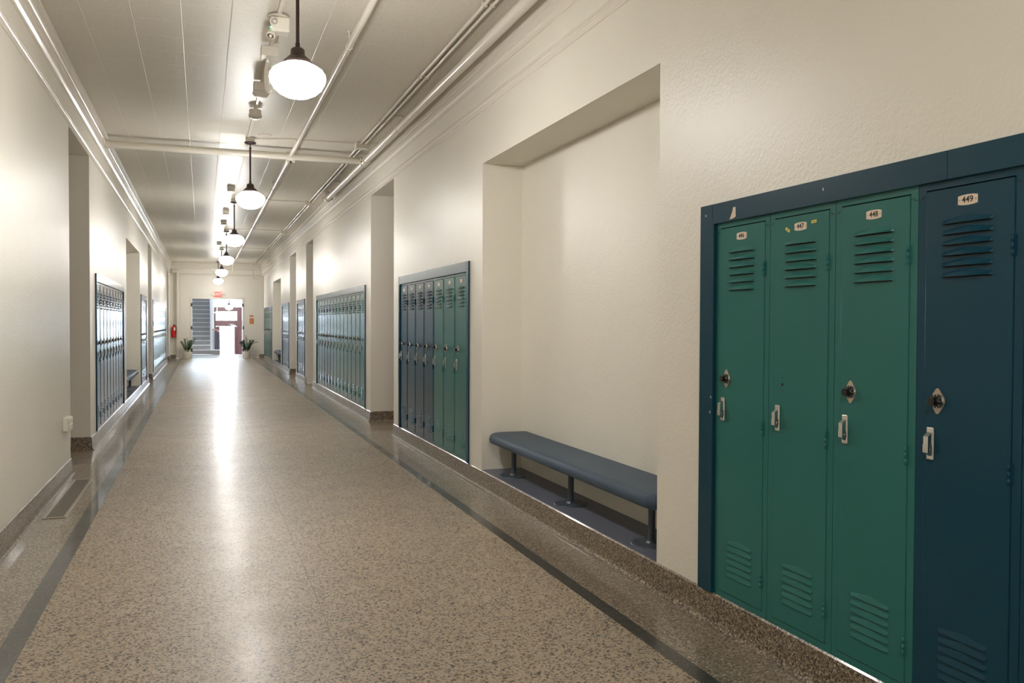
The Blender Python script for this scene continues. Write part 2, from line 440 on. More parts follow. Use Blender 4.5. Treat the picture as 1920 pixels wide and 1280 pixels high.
# terrazzo base with a coved foot
def prof(x, sgn, m, mb, ya, yb, axis='y', other=None):
    pts = [(0.0, 0.0), (0.0, BH), (0.002, BH), (0.008, BH-0.006), (0.014, 0.040), (0.016, 0.026), (0.020, 0.014), (0.027, 0.005), (0.038, 0.0006)]
    if axis == 'y':
        mb.extr([(x-sgn*d, ya, z) for d, z in pts], (0, yb-ya, 0), m, True)
    else:      # runs along x, faces `sgn` along y
        mb.extr([(ya, other+sgn*d, z) for d, z in pts], (yb-ya, 0, 0), m)
def baseboard(name, x, sgn, doors, pale, label):
    mb = MB(); cur = Y0
    for a, b in list(doors)+[(YE, None)]:
        prof(x, sgn, M['base'], mb, cur, a); cur = b
    for a, b in doors:
        m = M['cream'] if (a, b) in pale else M['base']
        prof(0, -1, m, mb, x, x+sgn*DD, 'x', b)
        prof(0, 1, m, mb, x, x+sgn*DD, 'x', a)
    struct(mb.build(name), label)
baseboard('baseboard_right', XR, 1, R_DOORS, [R_DOORS[1]], 'brown terrazzo base below the right locker banks')
baseboard('baseboard_left', XL, -1, L_DOORS, [], 'brown terrazzo base along the wall with the floor vent')
eb = MB()
prof(0, -1, M['base'], eb, XL, -0.9, 'x', YE); prof(0, -1, M['base'], eb, 1.99, XR, 'x', YE)
prof(0, -1, M['cream'], eb, -0.9, DX0-0.06, 'x', YE); prof(0, -1, M['cream'], eb, DX1+0.06, 1.99, 'x', YE)
struct(eb.build('baseboard_end'))

# niche ledges (painted slate)
for i, (nn, x, s) in enumerate([(R_NICHE[0], XR, 1), (R_NICHE[1], XR, 1), (L_NICHE[0], XL, -1)]):
    mb = MB(); mb.box((x+s*0.001, nn[0]+0.002, BH-0.02), (x+s*(ND-0.002), nn[1]-0.002, BH+0.003), M['ledge'])
    struct(mb.build('trim_%d' % (i+1)), 'slate painted ledge under a niche bench')

# crown and picture rail
CROWN = [(0, 3.222), (0.006, 3.222), (0.010, 3.245), (0.024, 3.262), (0.024, 3.275), (0.030, 3.279), (0.030, 3.312), (0.040, 3.318), (0.040, 3.345), (0.046, 3.352), (0.046, 3.358),
         (0.034, 3.362), (0.034, 3.405), (0.052, 3.412), (0.052, 3.424), (0.060, 3.428), (0.060, 3.458), (0, 3.458)]
RAIL = [(0, 2.992), (0.005, 2.992), (0.007, 3.000), (0.007, 3.030), (0.011, 3.036), (0.011, 3.043), (0.017, 3.049), (0.017, 3.058), (0.010, 3.064), (0.010, 3.070), (0, 3.074)]
for k, (pp, nm) in enumerate(((CROWN, 'crown'), (RAIL, 'rail'))):
    for x, s in ((XR, 1), (XL, -1)):
        mb = MB(); mb.extr([(x-s*d, Y0, z) for d, z in pp], (0, YE-Y0, 0), M['cream'])
        struct(mb.build('trim_%d' % (4+k*2+(0 if s > 0 else 1)), smooth=False), 'moulded cream %s along the corridor' % ('ceiling cornice' if k == 0 else 'picture rail'))
    mb = MB(); mb.extr([(XL, YE-d, z) for d, z in pp], (XR-XL, 0, 0), M['cream'])
    struct(mb.build('trim_%d' % (8+k), smooth=False))

# doors at the back of the doorways (hardly seen from here)
def recess_door(i, x, s, a, b):
    e = x+s*(DD-0.002); root = bpy.data.objects.new('door_%d' % i, None); COL.objects.link(root); root.location = (0, 0, 0)
    root['kind'] = 'structure'; root['label'] = 'brown wooden classroom door deep in a corridor doorway'
    f = MB()
    for (p, q, z0, z1) in ((a+0.052, a+0.13, 0.001, 2.93), (b-0.13, b-0.052, 0.001, 2.93), (a+0.13, b-0.13, 2.12, 2.20), (a+0.13, b-0.13, 2.85, 2.93)):
        f.box((e, p, z0), (e-s*0.05, q, z1), M['wood'], 0.004)
    f.build('door_frame', root)
    d = MB(); d.box((e, a+0.135, 0.01), (e-s*0.03, b-0.135, 2.115), M['wood'], 0.003)
    for z0, z1 in ((0.25, 0.95), (1.12, 1.95)): d.box((e-s*0.03, a+0.28, z0), (e-s*0.038, b-0.28, z1), M['wood'], 0.006)
    d.build('door_leaf', root)
    g = MB(); g.box((e-s*0.01, a+0.13, 2.2), (e-s*0.016, b-0.13, 2.85), M['glass']); g.build('transom_pane', root)
    k = MB(); k.cyl((e-s*0.03, a+0.2, 1.0), (e-s*0.075, a+0.2, 1.0), 0.012, M['nickel']); k.ball((e-s*0.09, a+0.2, 1.0), 0.028, M['nickel']); k.build('door_knob', root)
i = 1
for a, b in R_DOORS: recess_door(i, XR, 1, a, b); i += 1
for a, b in L_DOORS: recess_door(i, XL, -1, a, b); i += 1

# end doorway lining with its black hinges
dl = bpy.data.objects.new('door_%d' % i, None); COL.objects.link(dl); dl['kind'] = 'structure'; dl['label'] = 'white double doorway lining with black hinges, opening on the stairs'
mb = MB()
for x0, x1 in ((DX0-0.06, DX0+0.02), (DX1-0.02, DX1+0.06)): mb.box((x0, YE-0.02, 0.001), (x1, YT+0.01, DZ-0.0), M['cream'], 0.004)
mb.box((DX0-0.06, YE-0.02, DZ-0.02), (DX1+0.06, YT+0.01, DZ+0.05), M['cream'], 0.004); mb.build('door_lining', dl)
for x in (DX0, DX1):
    for z in (1.94, 1.11, 0.30):
        h = MB(); h.box((x-0.028, YE-0.032, z-0.06), (x+0.028, YE-0.021, z+0.06), M['black'], 0.002); h.cyl((x, YE-0.036, z-0.06), (x, YE-0.036, z+0.06), 0.010, M['black'], 10); h.build('hinge', dl)

# ------------------------------------------------------------------ lockers
FW = LP-0.003
DOORY = (-0.152, 0.152); DZ0, DZ1 = 0.028, LH-0.027
def locker_body(m):
    mb = MB(); h = FW/2
    o = [(-h, 0), (h, 0), (h, LH), (-h, LH)]
    n = [(DOORY[0]-0.0025, DZ0-0.002), (DOORY[1]+0.002, DZ0-0.002), (DOORY[1]+0.002, DZ1+0.004), (DOORY[0]-0.0025, DZ1+0.004)]
    for k in range(4):
        j = (k+1) % 4
        mb.face([(0, *o[k]), (0, *n[k]), (0, *n[j]), (0, *o[j])], m)
        mb.face([(0, *n[k]), (0.02, *n[k]), (0.02, *n[j]), (0, *n[j])], M['slot'])
        mb.face([(0, *o[k]), (0, *o[j]), (0.38, *o[j]), (0.38, *o[k])], m)
    mb.face([(0.02, *p) for p in n], M['slot']); mb.face([(0.38, *p) for p in o[::-1]], m)
    # pressed corner joints of the face frame
    for sg in (-1, 1):
        for z in (LH-0.047,):
            mb.box((-0.0008, sg*(h-0.002), z), (0.0002, sg*(h-0.014), z+0.0016), M['slot'])
            mb.box((-0.0008, sg*(h-0.014), z), (0.0002, sg*(h-0.0158), z+0.008), M['slot'])
            mb.box((-0.0008, sg*(h-0.0158), z+0.0065), (0.0002, sg*(h-0.030), z+0.008), M['slot'])
    bmesh.ops.remove_doubles(mb.bm, verts=mb.bm.verts, dist=1e-5)
    bmesh.ops.recalc_face_normals(mb.bm, faces=mb.bm.faces)
    return mb.mesh('face_frame', smooth=False)
def louver(mb, z, m, w=0.0875, lip=0.0):
    T = [(-0.003, -w, z+0.012), (-0.003, 0, z+0.0225), (-0.003, w, z+0.012)]
    Lp = [(-0.0145+lip, -w+0.006, z), (-0.0170+lip, 0, z), (-0.0145+lip, w-0.006, z)]
    B = [(-0.003, -w, z), (-0.003, 0, z), (-0.003, w, z)]
    mb.face([T[0], Lp[0], Lp[1], T[1]], m); mb.face([T[1], Lp[1], Lp[2], T[2]], m)
    mb.face([T[0], B[0], Lp[0]], m); mb.face([T[2], Lp[2], B[2]], m)
    mb.face([Lp[0], B[0], B[1], Lp[1]], M['slot']); mb.face([Lp[1], B[1], B[2], Lp[2]], M['slot'])
    mb.box((-0.0034, -w+0.004, z-0.0035), (-0.0028, w-0.004, z), M['slot'])
def locker_door(m, holes=False):
    mb = MB()
    mb.box((-0.003, DOORY[0], DZ0), (0.012, DOORY[1], DZ1), m, 0.002, 2)
    for k in range(6):
        louver(mb, 1.474-k*0.0315, m); louver(mb, 0.243-k*0.0278, m, lip=0.0075)
    if holes:
        for dz, r in ((0, 0.0062), (0.027, 0.0024), (-0.027, 0.0024)):
            mb.cyl((-0.0036, 0.097, 0.942+dz), (-0.0028, 0.097, 0.942+dz), r, M['slot'], 14)  # flat dark discs paint the shade of the empty lock holes
    return mb.mesh('door')
def hinge_mesh(m):
    mb = MB()
    for k in range(3): mb.cyl((-0.006, 0, -0.029+k*0.0195), (-0.006, 0, -0.029+k*0.0195+0.0188), 0.0048, m, 10)
    mb.box((-0.0035, -0.008, -0.029), (-0.001, 0.008, 0.029), m)
    return mb.mesh('hinge')
def plate_mesh():
    pts = [(-0.034, -0.012), (-0.02, -0.0145), (0, -0.0155), (0.02, -0.0145), (0.034, -0.012), (0.034, 0.012), (0.02, 0.0145), (0, 0.0155), (-0.02, 0.0145), (-0.034, 0.012)]
    mb = MB(); mb.extr([(-0.0028, y, z) for y, z in pts], (-0.0016, 0, 0), M['tag'])
    for y in (-0.028, 0.028): mb.cyl((-0.0042, y, 0), (-0.0052, y, 0), 0.0024, M['nickel'], 8)
    return mb.mesh('number_plate')
def lock_mesh():
    mb = MB(); pts = []; R1, R2, D = 0.0262, 0.0085, 0.0305
    ph = math.asin((R1-R2)/D)           # outline: a disc drawn out into two rounded tips
    for k in range(9): a = -ph+2*ph*k/8; pts.append((R1*math.cos(a), R1*math.sin(a)))
    for k in range(11): a = ph+(PI-2*ph)*k/10; pts.append((R2*math.cos(a), D+R2*math.sin(a)))
    for k in range(9): a = PI-ph+2*ph*k/8; pts.append((R1*math.cos(a), R1*math.sin(a)))
    for k in range(11): a = PI+ph+(PI-2*ph)*k/10; pts.append((R2*math.cos(a), -D+R2*math.sin(a)))
    mb.extr([(-0.0028, y, z) for y, z in pts], (-0.0035, 0, 0), M['nickel'])
    mb.cyl((-0.006, 0, 0), (-0.012, 0, 0), 0.0245, M['chrome'], 28, 0.0228)
    return mb.mesh('combination_lock')
def dial_mesh():
    mb = MB()
    mb.cyl((-0.0118, 0, 0), (-0.0145, 0, 0), 0.0215, M['black'], 28)
    mb.cyl((-0.0145, 0, 0), (-0.020, 0, 0), 0.0155, M['black'], 20, 0.0125)
    mb.cyl((-0.020, 0, 0), (-0.034, 0, 0), 0.0112, M['black'], 20, 0.0132)
    for k in range(10):
        a = 2*PI*k/10
        mb.cyl((-0.0144, 0.0183*math.cos(a), 0.0183*math.sin(a)), (-0.0149, 0.0183*math.cos(a), 0.0183*math.sin(a)), 0.0017, M['tag'], 6)
    return mb.mesh('dial')
def handle_mesh():
    mb = MB(); mb.box((-0.003, -0.0135, -0.05), (-0.0115, 0.0135, 0.05), M['chrome'], 0.003, 2)
    mb.box((-0.0113, -0.008, -0.038), (-0.0122, 0.008, 0.034), M['steel'])
    return mb.mesh('latch_handle')
def lever_mesh():
    mb = MB()
    # upper cheek of the lift latch and the finger tab below it
    mb.extr([(-0.0118, -0.009, 0.034), (-0.0275, -0.009, 0.022), (-0.0275, -0.009, -0.004), (-0.0118, -0.009, -0.004)], (0, 0.018, 0), M['chrome'])
    mb.extr([(-0.021, -0.010, -0.004), (-0.0285, -0.010, -0.004), (-0.0285, -0.010, -0.027), (-0.0225, -0.010, -0.032)], (0, 0.020, 0), M['chrome'])
    mb.cyl((-0.0118, -0.002, -0.018), (-0.014, -0.002, -0.018), 0.0035, M['chrome'], 10)
    return mb.mesh('lever')
BODY = {c: locker_body(M[c]) for c in ('green', 'navy')}
DOOR = {c: locker_door(M[c]) for c in ('green', 'navy')}
DOOR_HOLES = locker_door(M['green'], True)
HINGE = {c: hinge_mesh(M[c]) for c in ('green', 'navy')}
PLATE, LOCK, DIAL, HANDLE, LEVER = plate_mesh(), lock_mesh(), dial_mesh(), handle_mesh(), lever_mesh()
LZ = {'lock': 0.942, 'handle': 0.811, 'plate': 1.538}
def make_locker(col, detail, label, group, number=None, lock=True):
    t = thing('locker', label, 'locker', group=group)
    link('face_frame', BODY[col], t)
    d = link('door', DOOR[col] if lock else DOOR_HOLES, t)
    if detail:
        for z in (1.393, 0.76, 0.15): link('hinge', HINGE[col], d, (0, -0.151, z))
    p = link('number_plate', PLATE, t, (0, 0, LZ['plate']))
    if number:
        link('numerals', text_mesh(number, 0.026, M['ink'], 0.0004, bold=0.0003), p, (-0.0048, 0, 0))
    if lock:
        k = link('combination_lock', LOCK, t, (0, 0.097, LZ['lock'])); link('dial', DIAL, k)
    h = link('latch_handle', HANDLE, t, (0, 0.119, LZ['handle'])); link('lever', LEVER, h)
    return t

# steel surround of a bank
def surround(x, s, y0, y1, label, sw, hs=()):
    t = thing('locker_surround', label, 'locker trim', (x, (y0+y1)/2, BH), 0 if s > 0 else PI, 'blue steel locker surrounds')
    hw = (y1-y0)/2; ht = 1.826-BH; zi = LH-0.002
    for sg in (-1, 1):
        m = MB(); m.box((-0.016, sg*hw, 0.0), (-0.001, sg*(hw-sw), ht), M['bframe'], 0.0015); m.box((-0.0158, sg*(hw-sw+0.0006), 0.001), (0.03, sg*(hw-sw-(0.0105 if sw > 0.09 else 0.001)), ht-0.086), M['bframe']); m.build('stile', t)
    cuts = [-hw+sw+0.001] + list(hs) + [hw-sw-0.001]
    for a, b in zip(cuts, cuts[1:]):
        m = MB(); m.box((-0.0155, a+0.0006, zi), (-0.001, b-0.0006, ht), M['bframe'], 0.0015); m.build('header', t)
    return t

ORD = ['first', 'second', 'third', 'fourth', 'fifth', 'sixth', 'seventh', 'eighth', 'ninth', 'tenth', 'eleventh', 'twelfth', 'thirteenth', 'fourteenth',
       'fifteenth', 'sixteenth', 'seventeenth', 'eighteenth', 'nineteenth', 'twentieth']
PROTO = {}
def place(col, detail, x, s, yc, label, group):
    key = (col, detail)
    if key not in PROTO:
        o = PROTO[key] = make_locker(col, detail, label, group); o.location = (x, yc, BH); o.rotation_euler = (0, 0, 0 if s > 0 else PI)
        return o
    return dup(PROTO[key], (x, yc, BH), 0 if s > 0 else PI, label, group)

XF = XR-0.0005
# bank a (nearest, right): 450 449 448 447 446 going away
GA = 'lockers in the nearest bank'
near = [('450', 'navy', 'navy locker cut by the picture edge beside number 449'),
        ('449', 'navy', 'navy blue metal locker with number plate 449'),
        ('448', 'green', 'green metal locker with number plate 448 beside the navy lockers'),
        ('447', 'green', 'green locker numbered 447 with yellow stickers and no lock dial'),
        ('446', 'green', 'green metal locker with number plate 446 beside the blue corner stile')]
for k, (num, col, lab) in enumerate(near):
    yc = 1.342+LP*(k+0.5)
    o = make_locker(col, True, lab, GA, None if num == '450' else num, lock=(num != '447'))
    o.location = (XF, yc, BH)
    if num == '447':
        for (y, z, rot) in ((0.075, 1.532, -0.55), (-0.0735, 1.548, 0.06)):
            mb = MB(); mb.box((-0.0028, -0.0135, -0.0052), (-0.0036, 0.0135, 0.0052), M['yellow']); mb.box((-0.0036, -0.009, -0.0012), (-0.0038, 0.009, 0.0012), M['ink'])
            st = mb.build('sticker', o, (0, y, z)); st.rotation_euler = (-rot, 0, 0); st['label'] = 'small yellow sticker'
su = surround(XR, 1, 1.342-0.108, 3.30, 'blue steel surround around green and navy lockers 446 to 449', 0.095, hs=(1.961-2.267,))
ch = MB(); ch.extr([(-0.0158, y, z) for y, z in ((0.872, 1.643), (0.900, 1.640), (0.890, 1.655), (0.880, 1.672), (0.876, 1.688), (0.858, 1.688), (0.856, 1.648))], (-0.0004, 0, 0), M['bare'])
c = ch.build('paint_chip', su); c['label'] = 'bare cream patch of chipped paint'; c.location = (0, -0.09, -0.028)
for (y, z) in ((0.990, 1.648), (0.235, 1.655), (0.94, 0.855), (0.945, 0.79)):
    ch = MB(); ch.extr([(-0.0158, y+a, z+b) for a, b in ((-0.003, -0.006), (0.003, -0.003), (0.002, 0.006), (-0.002, 0.004))], (-0.0004, 0, 0), M['bare'])
    ch.build('paint_chip', su)

def bank(x, s, y0, n, cols, where, group, detail, frm, sw=0.052, near_first=True):
    for k in range(n):
        col = cols[k]
        nm = {'green': 'green', 'navy': 'navy'}[col]
        place(col, detail, x-s*0.0005, s, y0+LP*(k+0.5), '%s locker, %s from the near end of %s' % (nm, ORD[k], where), group)
    surround(x, s, y0-0.056, y0+n*LP+0.056, frm, sw)
G, B = 'green', 'navy'
bank(XR, 1, 6.885, 7, [G, G, G, B, B, B, B], 'the seven-locker bank beside the bench niche', 'lockers beside the bench niche', True, 'blue steel surround of the seven lockers beside the bench niche')
bank(XR, 1, 11.705, 14, [G, G, G, G, G, G, G, G, G, B, B, B, G, G], 'the fourteen-locker bank past the first right doorway', 'lockers in the fourteen-locker bank', True, 'blue steel surround of the long fourteen-locker bank on the right wall')
bank(XR, 1, 19.03, 4, [B]*4, 'the four-locker bank between two right-hand doorways', 'lockers between the right doorways', False, 'blue steel surround of four navy lockers between two right-hand doorways')
bank(XR, 1, 22.66, 5, [B]*5, 'the five-locker bank before the far right bench', 'lockers before the far bench', False, 'blue steel surround of five navy lockers before the far right bench')
bank(XR, 1, 28.33, 9, [G]*9, 'the right-wall bank nearest the end wall', 'lockers nearest the end wall', False, 'blue steel surround of the right-wall lockers nearest the end wall')
bank(XL, -1, 10.15, 9, [B]*9, 'the shiny left-wall bank before the left bench', 'shiny lockers on the left wall', True, 'blue steel surround of the shiny lockers nearest on the left wall')
bank(XL, -1, 17.36, 4, [B]*4, 'the short left-wall bank past the left bench', 'lockers in the short left bank', False, 'blue steel surround of the short left-wall bank past the bench')
bank(XL, -1, 21.42, 20, [G]*16+[B]*4, 'the longest left-wall bank before the fire extinguisher', 'lockers in the longest left bank', False, 'blue steel surround of the longest left-wall bank before the fire extinguisher')

# ------------------------------------------------------------------ benches
def bench_seat(half):
    mb = MB()
    def ring(o, z, r0=0.13, xb=0.318, x0=0.0):
        a, b = -half+o, half-o; x = x0+o; r = max(r0-o, 0.02); p = []
        p += [(xb, a, z), (xb, b, z)]
        for k in range(9):
            t = PI/2*k/8; p.append((x+r-r*math.sin(t), b-r+r*math.cos(t), z))
        for k in range(9):
            t = PI/2*k/8; p.append((x+r-r*math.cos(t), a+r-r*math.sin(t), z))
        return p
    prof = [(0.030, -0.078), (0.012, -0.076), (0.004, -0.066), (0.0, -0.050), (0.003, -0.030), (0.012, -0.014), (0.028, -0.004), (0.050, 0.0), (0.10, 0.003)]
    mb.loft([ring(o, z) for o, z in prof], M['bench'])
    return mb
def make_bench(label, loc, rz, group):
    t = thing('bench', label, 'bench', loc, rz, group)
    bench_seat(1.365).build('seat', t, (0.012, 0, 0.31))
    for y in (1.05, -0.03, -1.09):
        mb = MB(); mb.cyl((0.145, y, 0.012), (0.145, y, 0.236), 0.019, M['steel'], 18); l = mb.build('leg', t)
        mb = MB(); mb.cyl((0.145, y, 0.0035), (0.145, y, 0.011), 0.112, M['steel'], 36, 0.108); mb.cyl((0.145, y, 0.011), (0.145, y, 0.022), 0.030, M['steel'], 20, 0.021)
        for k in range(3):
            a = 2*PI*k/3+0.4; mb.cyl((0.145+0.085*math.cos(a), y+0.085*math.sin(a), 0.011), (0.145+0.085*math.cos(a), y+0.085*math.sin(a), 0.016), 0.006, M['steel'], 8)
        mb.build('floor_flange', l)
    return t
GB = 'benches built into wall niches'
b0 = make_bench('long slate blue ribbed bench in the near niche beside green lockers', (XR, 5.095, BH), 0, GB)
dup(b0, (XR, 26.4, BH), 0, 'small far slate bench in the right wall niche near the end wall', GB)
dup(b0, (XL, 15.6, BH), PI, 'slate bench in the left wall niche past the shiny lockers', GB)

# ------------------------------------------------------------------ pendant lamps
LX = 0.535
def make_lamp(label, y, group):
    t = thing('pendant_lamp', label, 'ceiling lamp', (LX, y, 0), 0, group)
    mb = MB(); mb.lathe([(0, 3.456), (0.052, 3.456), (0.052, 3.402), (0, 3.402)], M['cream'], 24); mb.build('ceiling_box', t)
    mb = MB(); mb.lathe([(0, 3.402), (0.064, 3.402), (0.066, 3.392), (0.055, 3.384), (0.016, 3.376), (0, 3.376)], M['bronze'], 28)
    mb.build('canopy', t)
    mb = MB(); mb.cyl((0, 0, 3.38), (0, 0, 3.345), 0.006, M['bronze'], 10); mb.cyl((-0.014, 0, 3.335), (0.014, 0, 3.335), 0.010, M['bronze'], 16)
    mb.cyl((0, 0, 3.33), (0, 0, 2.930), 0.0105, M['bronze'], 16); mb.cyl((0, 0, 2.95), (0, 0, 2.92), 0.0135, M['bronze'], 16); mb.build('stem', t)
    mb = MB(); mb.lathe([(0, 2.922), (0.030, 2.920), (0.040, 2.910), (0.042, 2.880), (0.048, 2.874), (0.076, 2.848), (0.083, 2.840), (0.083, 2.828), (0.060, 2.828), (0, 2.83)], M['bronze'], 28)
    mb.build('fitter', t)
    g = [(0.066, 2.836), (0.082, 2.826), (0.115, 2.810), (0.145, 2.790), (0.160, 2.766), (0.163, 2.742), (0.156, 2.716), (0.138, 2.684), (0.110, 2.658), (0.070, 2.638), (0.030, 2.630), (0, 2.629)]
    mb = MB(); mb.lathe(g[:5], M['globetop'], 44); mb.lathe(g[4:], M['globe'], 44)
    bmesh.ops.remove_doubles(mb.bm, verts=mb.bm.verts, dist=1e-5)
    mb.build('globe_shade', t)
    return t
GP = 'schoolhouse pendants in a row'
lampY = [0.0, 5.2, 10.45, 15.7, 20.8, 26.0, 31.4]
l1 = make_lamp('large lit white globe pendant, nearest and biggest in the row', lampY[1], GP)
names = {2: 'lit globe pendant just behind the overhead cross pipe', 3: 'third lit globe pendant counted from the nearest', 4: 'fourth lit globe pendant counted from the nearest',
         5: 'fifth lit globe pendant, second from the end wall', 6: 'last lit globe pendant, just above the exit sign'}
for k, lab in names.items(): dup(l1, (LX, lampY[k], 0), 0, lab, GP)
for y in (-0.05, -5.2): dup(l1, (LX, y, 0), 0, 'lit globe pendant hanging behind the viewpoint', GP)

# ------------------------------------------------------------------ ceiling pipes and boxes
def pipe_thing(name, label, cat, mb, part=None): return tag(mb.build(name), label, cat)
YX, ZX = 10.85, 3.345
t = thing('sprinkler_pipe', 'cream cross pipe spanning the corridor under the ceiling', 'pipe', (0, YX, ZX))
mb = MB(); mb.cyl((-1.030, 0, 0), (1.885, 0, 0), 0.042, M['pipe'], 24); mb.build('pipe_run', t)
mb = MB(); mb.cyl((-1.035, 0, 0), (-0.985, 0, 0), 0.056, M['pipe'], 24, 0.048); mb.build('wall_flange', t)
mb = MB(); mb.cyl((0.985, 0, 0), (1.075, 0, 0), 0.055, M['pipe'], 20)
for a in (-0.035, 0.035): mb.box((1.03+a-0.012, -0.02, -0.075), (1.03+a+0.012, 0.02, -0.052), M['pipe'], 0.003)
mb.cyl((1.03, 0, -0.05), (1.03, 0, -0.085), 0.009, M['bronze'], 10); mb.build('clamp', t)

mb = MB()
t = thing('sprinkler_main', 'thick cream pipe running along the right cornice', 'pipe', (1.945, 0, ZX))
mb.cyl((0, Y0+0.02, 0), (0, 14.25, 0), 0.043, M['pipe'], 24); mb.build('pipe_run', t)
for y in (YX-0.10, YX+0.10):
    mb = MB(); mb.cyl((0, y-0.03, 0), (0, y+0.03, 0), 0.056, M['pipe'], 20); mb.box((-0.078, y-0.02, -0.016), (-0.05, y+0.02, 0.016), M['pipe'], 0.004); mb.cyl((-0.064, y, -0.03), (-0.064, y, 0.03), 0.008, M['bronze'], 8)
    mb.build('clamp', t)
mb = MB(); mb.cyl((0, 14.2, 0), (0, 14.32, 0), 0.060, M['pipe'], 20); mb.box((-0.09, 14.23, -0.018), (-0.055, 14.29, 0.018), M['pipe'], 0.004); mb.box((0.055, 14.23, -0.03), (0.085, 14.29, 0.03), M['pipe'], 0.004); mb.ball((0, 14.34, 0), 0.05, M['pipe']); mb.cyl((0, 14.34, 0), (0, 14.34, 0.11), 0.043, M['pipe'], 16)
mb.build('elbow', t)
for y in (8.85, 13.2, 4.0):
    mb = MB(); mb.cyl((0, y, 0.04), (0, y, 0.108), 0.005, M['pipe'], 8); mb.lathe([(0, 0.0), (0.045, 0.0), (0.05, -0.006), (0, -0.012)], M['pipe'], 20, o=(0, y, 0.112)); mb.cyl((0, y-0.008, 0), (0, y+0.008, 0), 0.046, M['pipe'], 24)
    mb.build('hanger', t)

t = thing('branch_pipe', 'slim cream pipe running down the middle of the ceiling', 'pipe', (1.03, 0, ZX+0.004))
mb = MB(); mb.cyl((0, Y0+0.02, 0), (0, YX-0.058, 0), 0.025, M['pipe'], 18); mb.cyl((0, YX+0.058, 0), (0, 32.2, 0), 0.025, M['pipe'], 18); mb.build('pipe_run', t)
for y in (14.6, 19.2, 24.0, 28.5):
    mb = MB(); mb.cyl((0, y-0.05, 0), (0, y+0.05, 0), 0.036, M['pipe'], 16); mb.build('coupling', t)
mb = MB(); mb.ball((0, 32.2, 0), 0.03, M['pipe']); mb.cyl((0, 32.2, 0), (0, 32.2, -0.22), 0.02, M['pipe'], 12); mb.build('drop', t)
for y in (6.4, 13.6, 18.0):
    mb = MB(); mb.cyl((0, y, 0.02), (0, y, 0.104), 0.005, M['pipe'], 8); mb.cyl((0, y, 0.098), (0, y, 0.11), 0.014, M['pipe'], 12); mb.cyl((0, y-0.006, 0), (0, y+0.006, 0), 0.029, M['pipe'], 18)
    mb.build('hanger', t)

# twin conduits with their junction boxes and cross feeds
for k, x in enumerate((1.79, 1.845)):
    t = thing('conduit', ['thin ceiling conduit, inner of the twin pair', 'thin ceiling conduit, outer of the twin pair beside the thick pipe'][k], 'conduit', (x, 0, 3.442))
    mb = MB(); ye = Y0+0.02
    for yj in (10.28, 15.55, 20.6, 25.8, 32.03): mb.cyl((0, ye, 0), (0, yj-0.0505, 0), 0.0125, M['pipe'], 16); ye = yj+0.0505
    mb.build('pipe_run', t)
    for y in (5.5, 7.3, 9.0, 12.5, 17.5):
        mb = MB(); mb.box((-0.02, y-0.008, -0.015), (0.02, y+0.008, 0.016), M['pipe'], 0.003); mb.build('strap', t)
jl = ['beside the overhead cross pipe', 'level with the third globe pendant', 'level with the fourth globe pendant', 'level with the fifth globe pendant', 'nearest the end wall']
for k, (y, ly) in enumerate(((10.28, 10.45), (15.55, 15.7), (20.6, 20.8), (25.8, 26.0), (32.03, None))):
    mb = MB(); mb.box((1.725, y-0.05, 3.385), (1.875, y+0.05, 3.4598), M['pipe'], 0.004)
    tag(mb.build('junction_box'), 'square cream junction box on the twin conduits %s' % jl[k], 'junction box', 'junction boxes on the conduits')
    if ly:
        mb = MB(); mb.tube([(LX+0.054, ly-0.02, 3.445), (LX+0.5, y+0.02, 3.446), (1.724, y, 3.446)], 0.008, M['pipe'])
        tag(mb.build('feed_conduit'), 'thin cross conduit feeding %s' % ['the pendant behind the cross pipe', 'the third globe pendant', 'the fourth globe pendant', 'the fifth globe pendant'][k], 'conduit', 'cross feed conduits')
mb = MB(); mb.tube([(1.795, 32.07, 3.43), (1.795, 33.087, 3.43), (1.795, 33.087, 2.93), (2.0, 33.087, 2.92)], 0.012, M['pipe'])
tag(mb.build('conduit'), 'thin conduit dropping down the end wall above the notices', 'conduit')

# surface raceway along the ceiling with the devices on it
mb = MB(); mb.box((0.498, 5.28, 3.438), (0.526, 10.34, 3.459), M['white'], 0.003)
tag(mb.build('raceway'), 'white surface raceway on the ceiling running to the cross pipe', 'raceway')

t = thing('emergency_light', 'white ceiling emergency light with two lamp heads and green indicator', 'emergency light', (0.51, 6.22, 3.437))
mb = MB(); mb.lathe([(0, 0.0), (0.075, 0.0), (0.075, -0.012), (0, -0.012)], M['pipe'], 24); mb.build('mounting_plate', t)
mb = MB(); mb.box((-0.055, -0.06, -0.115), (0.070, 0.05, -0.012), M['white'], 0.010, 3); mb.build('housing', t)
for c, d in (((-0.035, -0.062, -0.062), (0, -1, 0)), ((-0.048, -0.02, -0.118), (-0.3, -0.5, -1))):
    d = Vector(d).normalized(); c = Vector(c)
    mb = MB(); mb.cyl(c-d*0.01, c+d*0.030, 0.026, M['white'], 22, 0.031); h = mb.build('lamp_head', t)
    mb = MB(); mb.cyl(c+d*0.0295, c+d*0.033, 0.023, M['chrome'], 20); mb.ball(c+d*0.033, 0.011, M['white'], 12, 8); mb.build('lens', h)
mb = MB(); mb.ball((-0.056, -0.055, -0.092), 0.005, M['led'], 8, 6); mb.build('indicator', t)

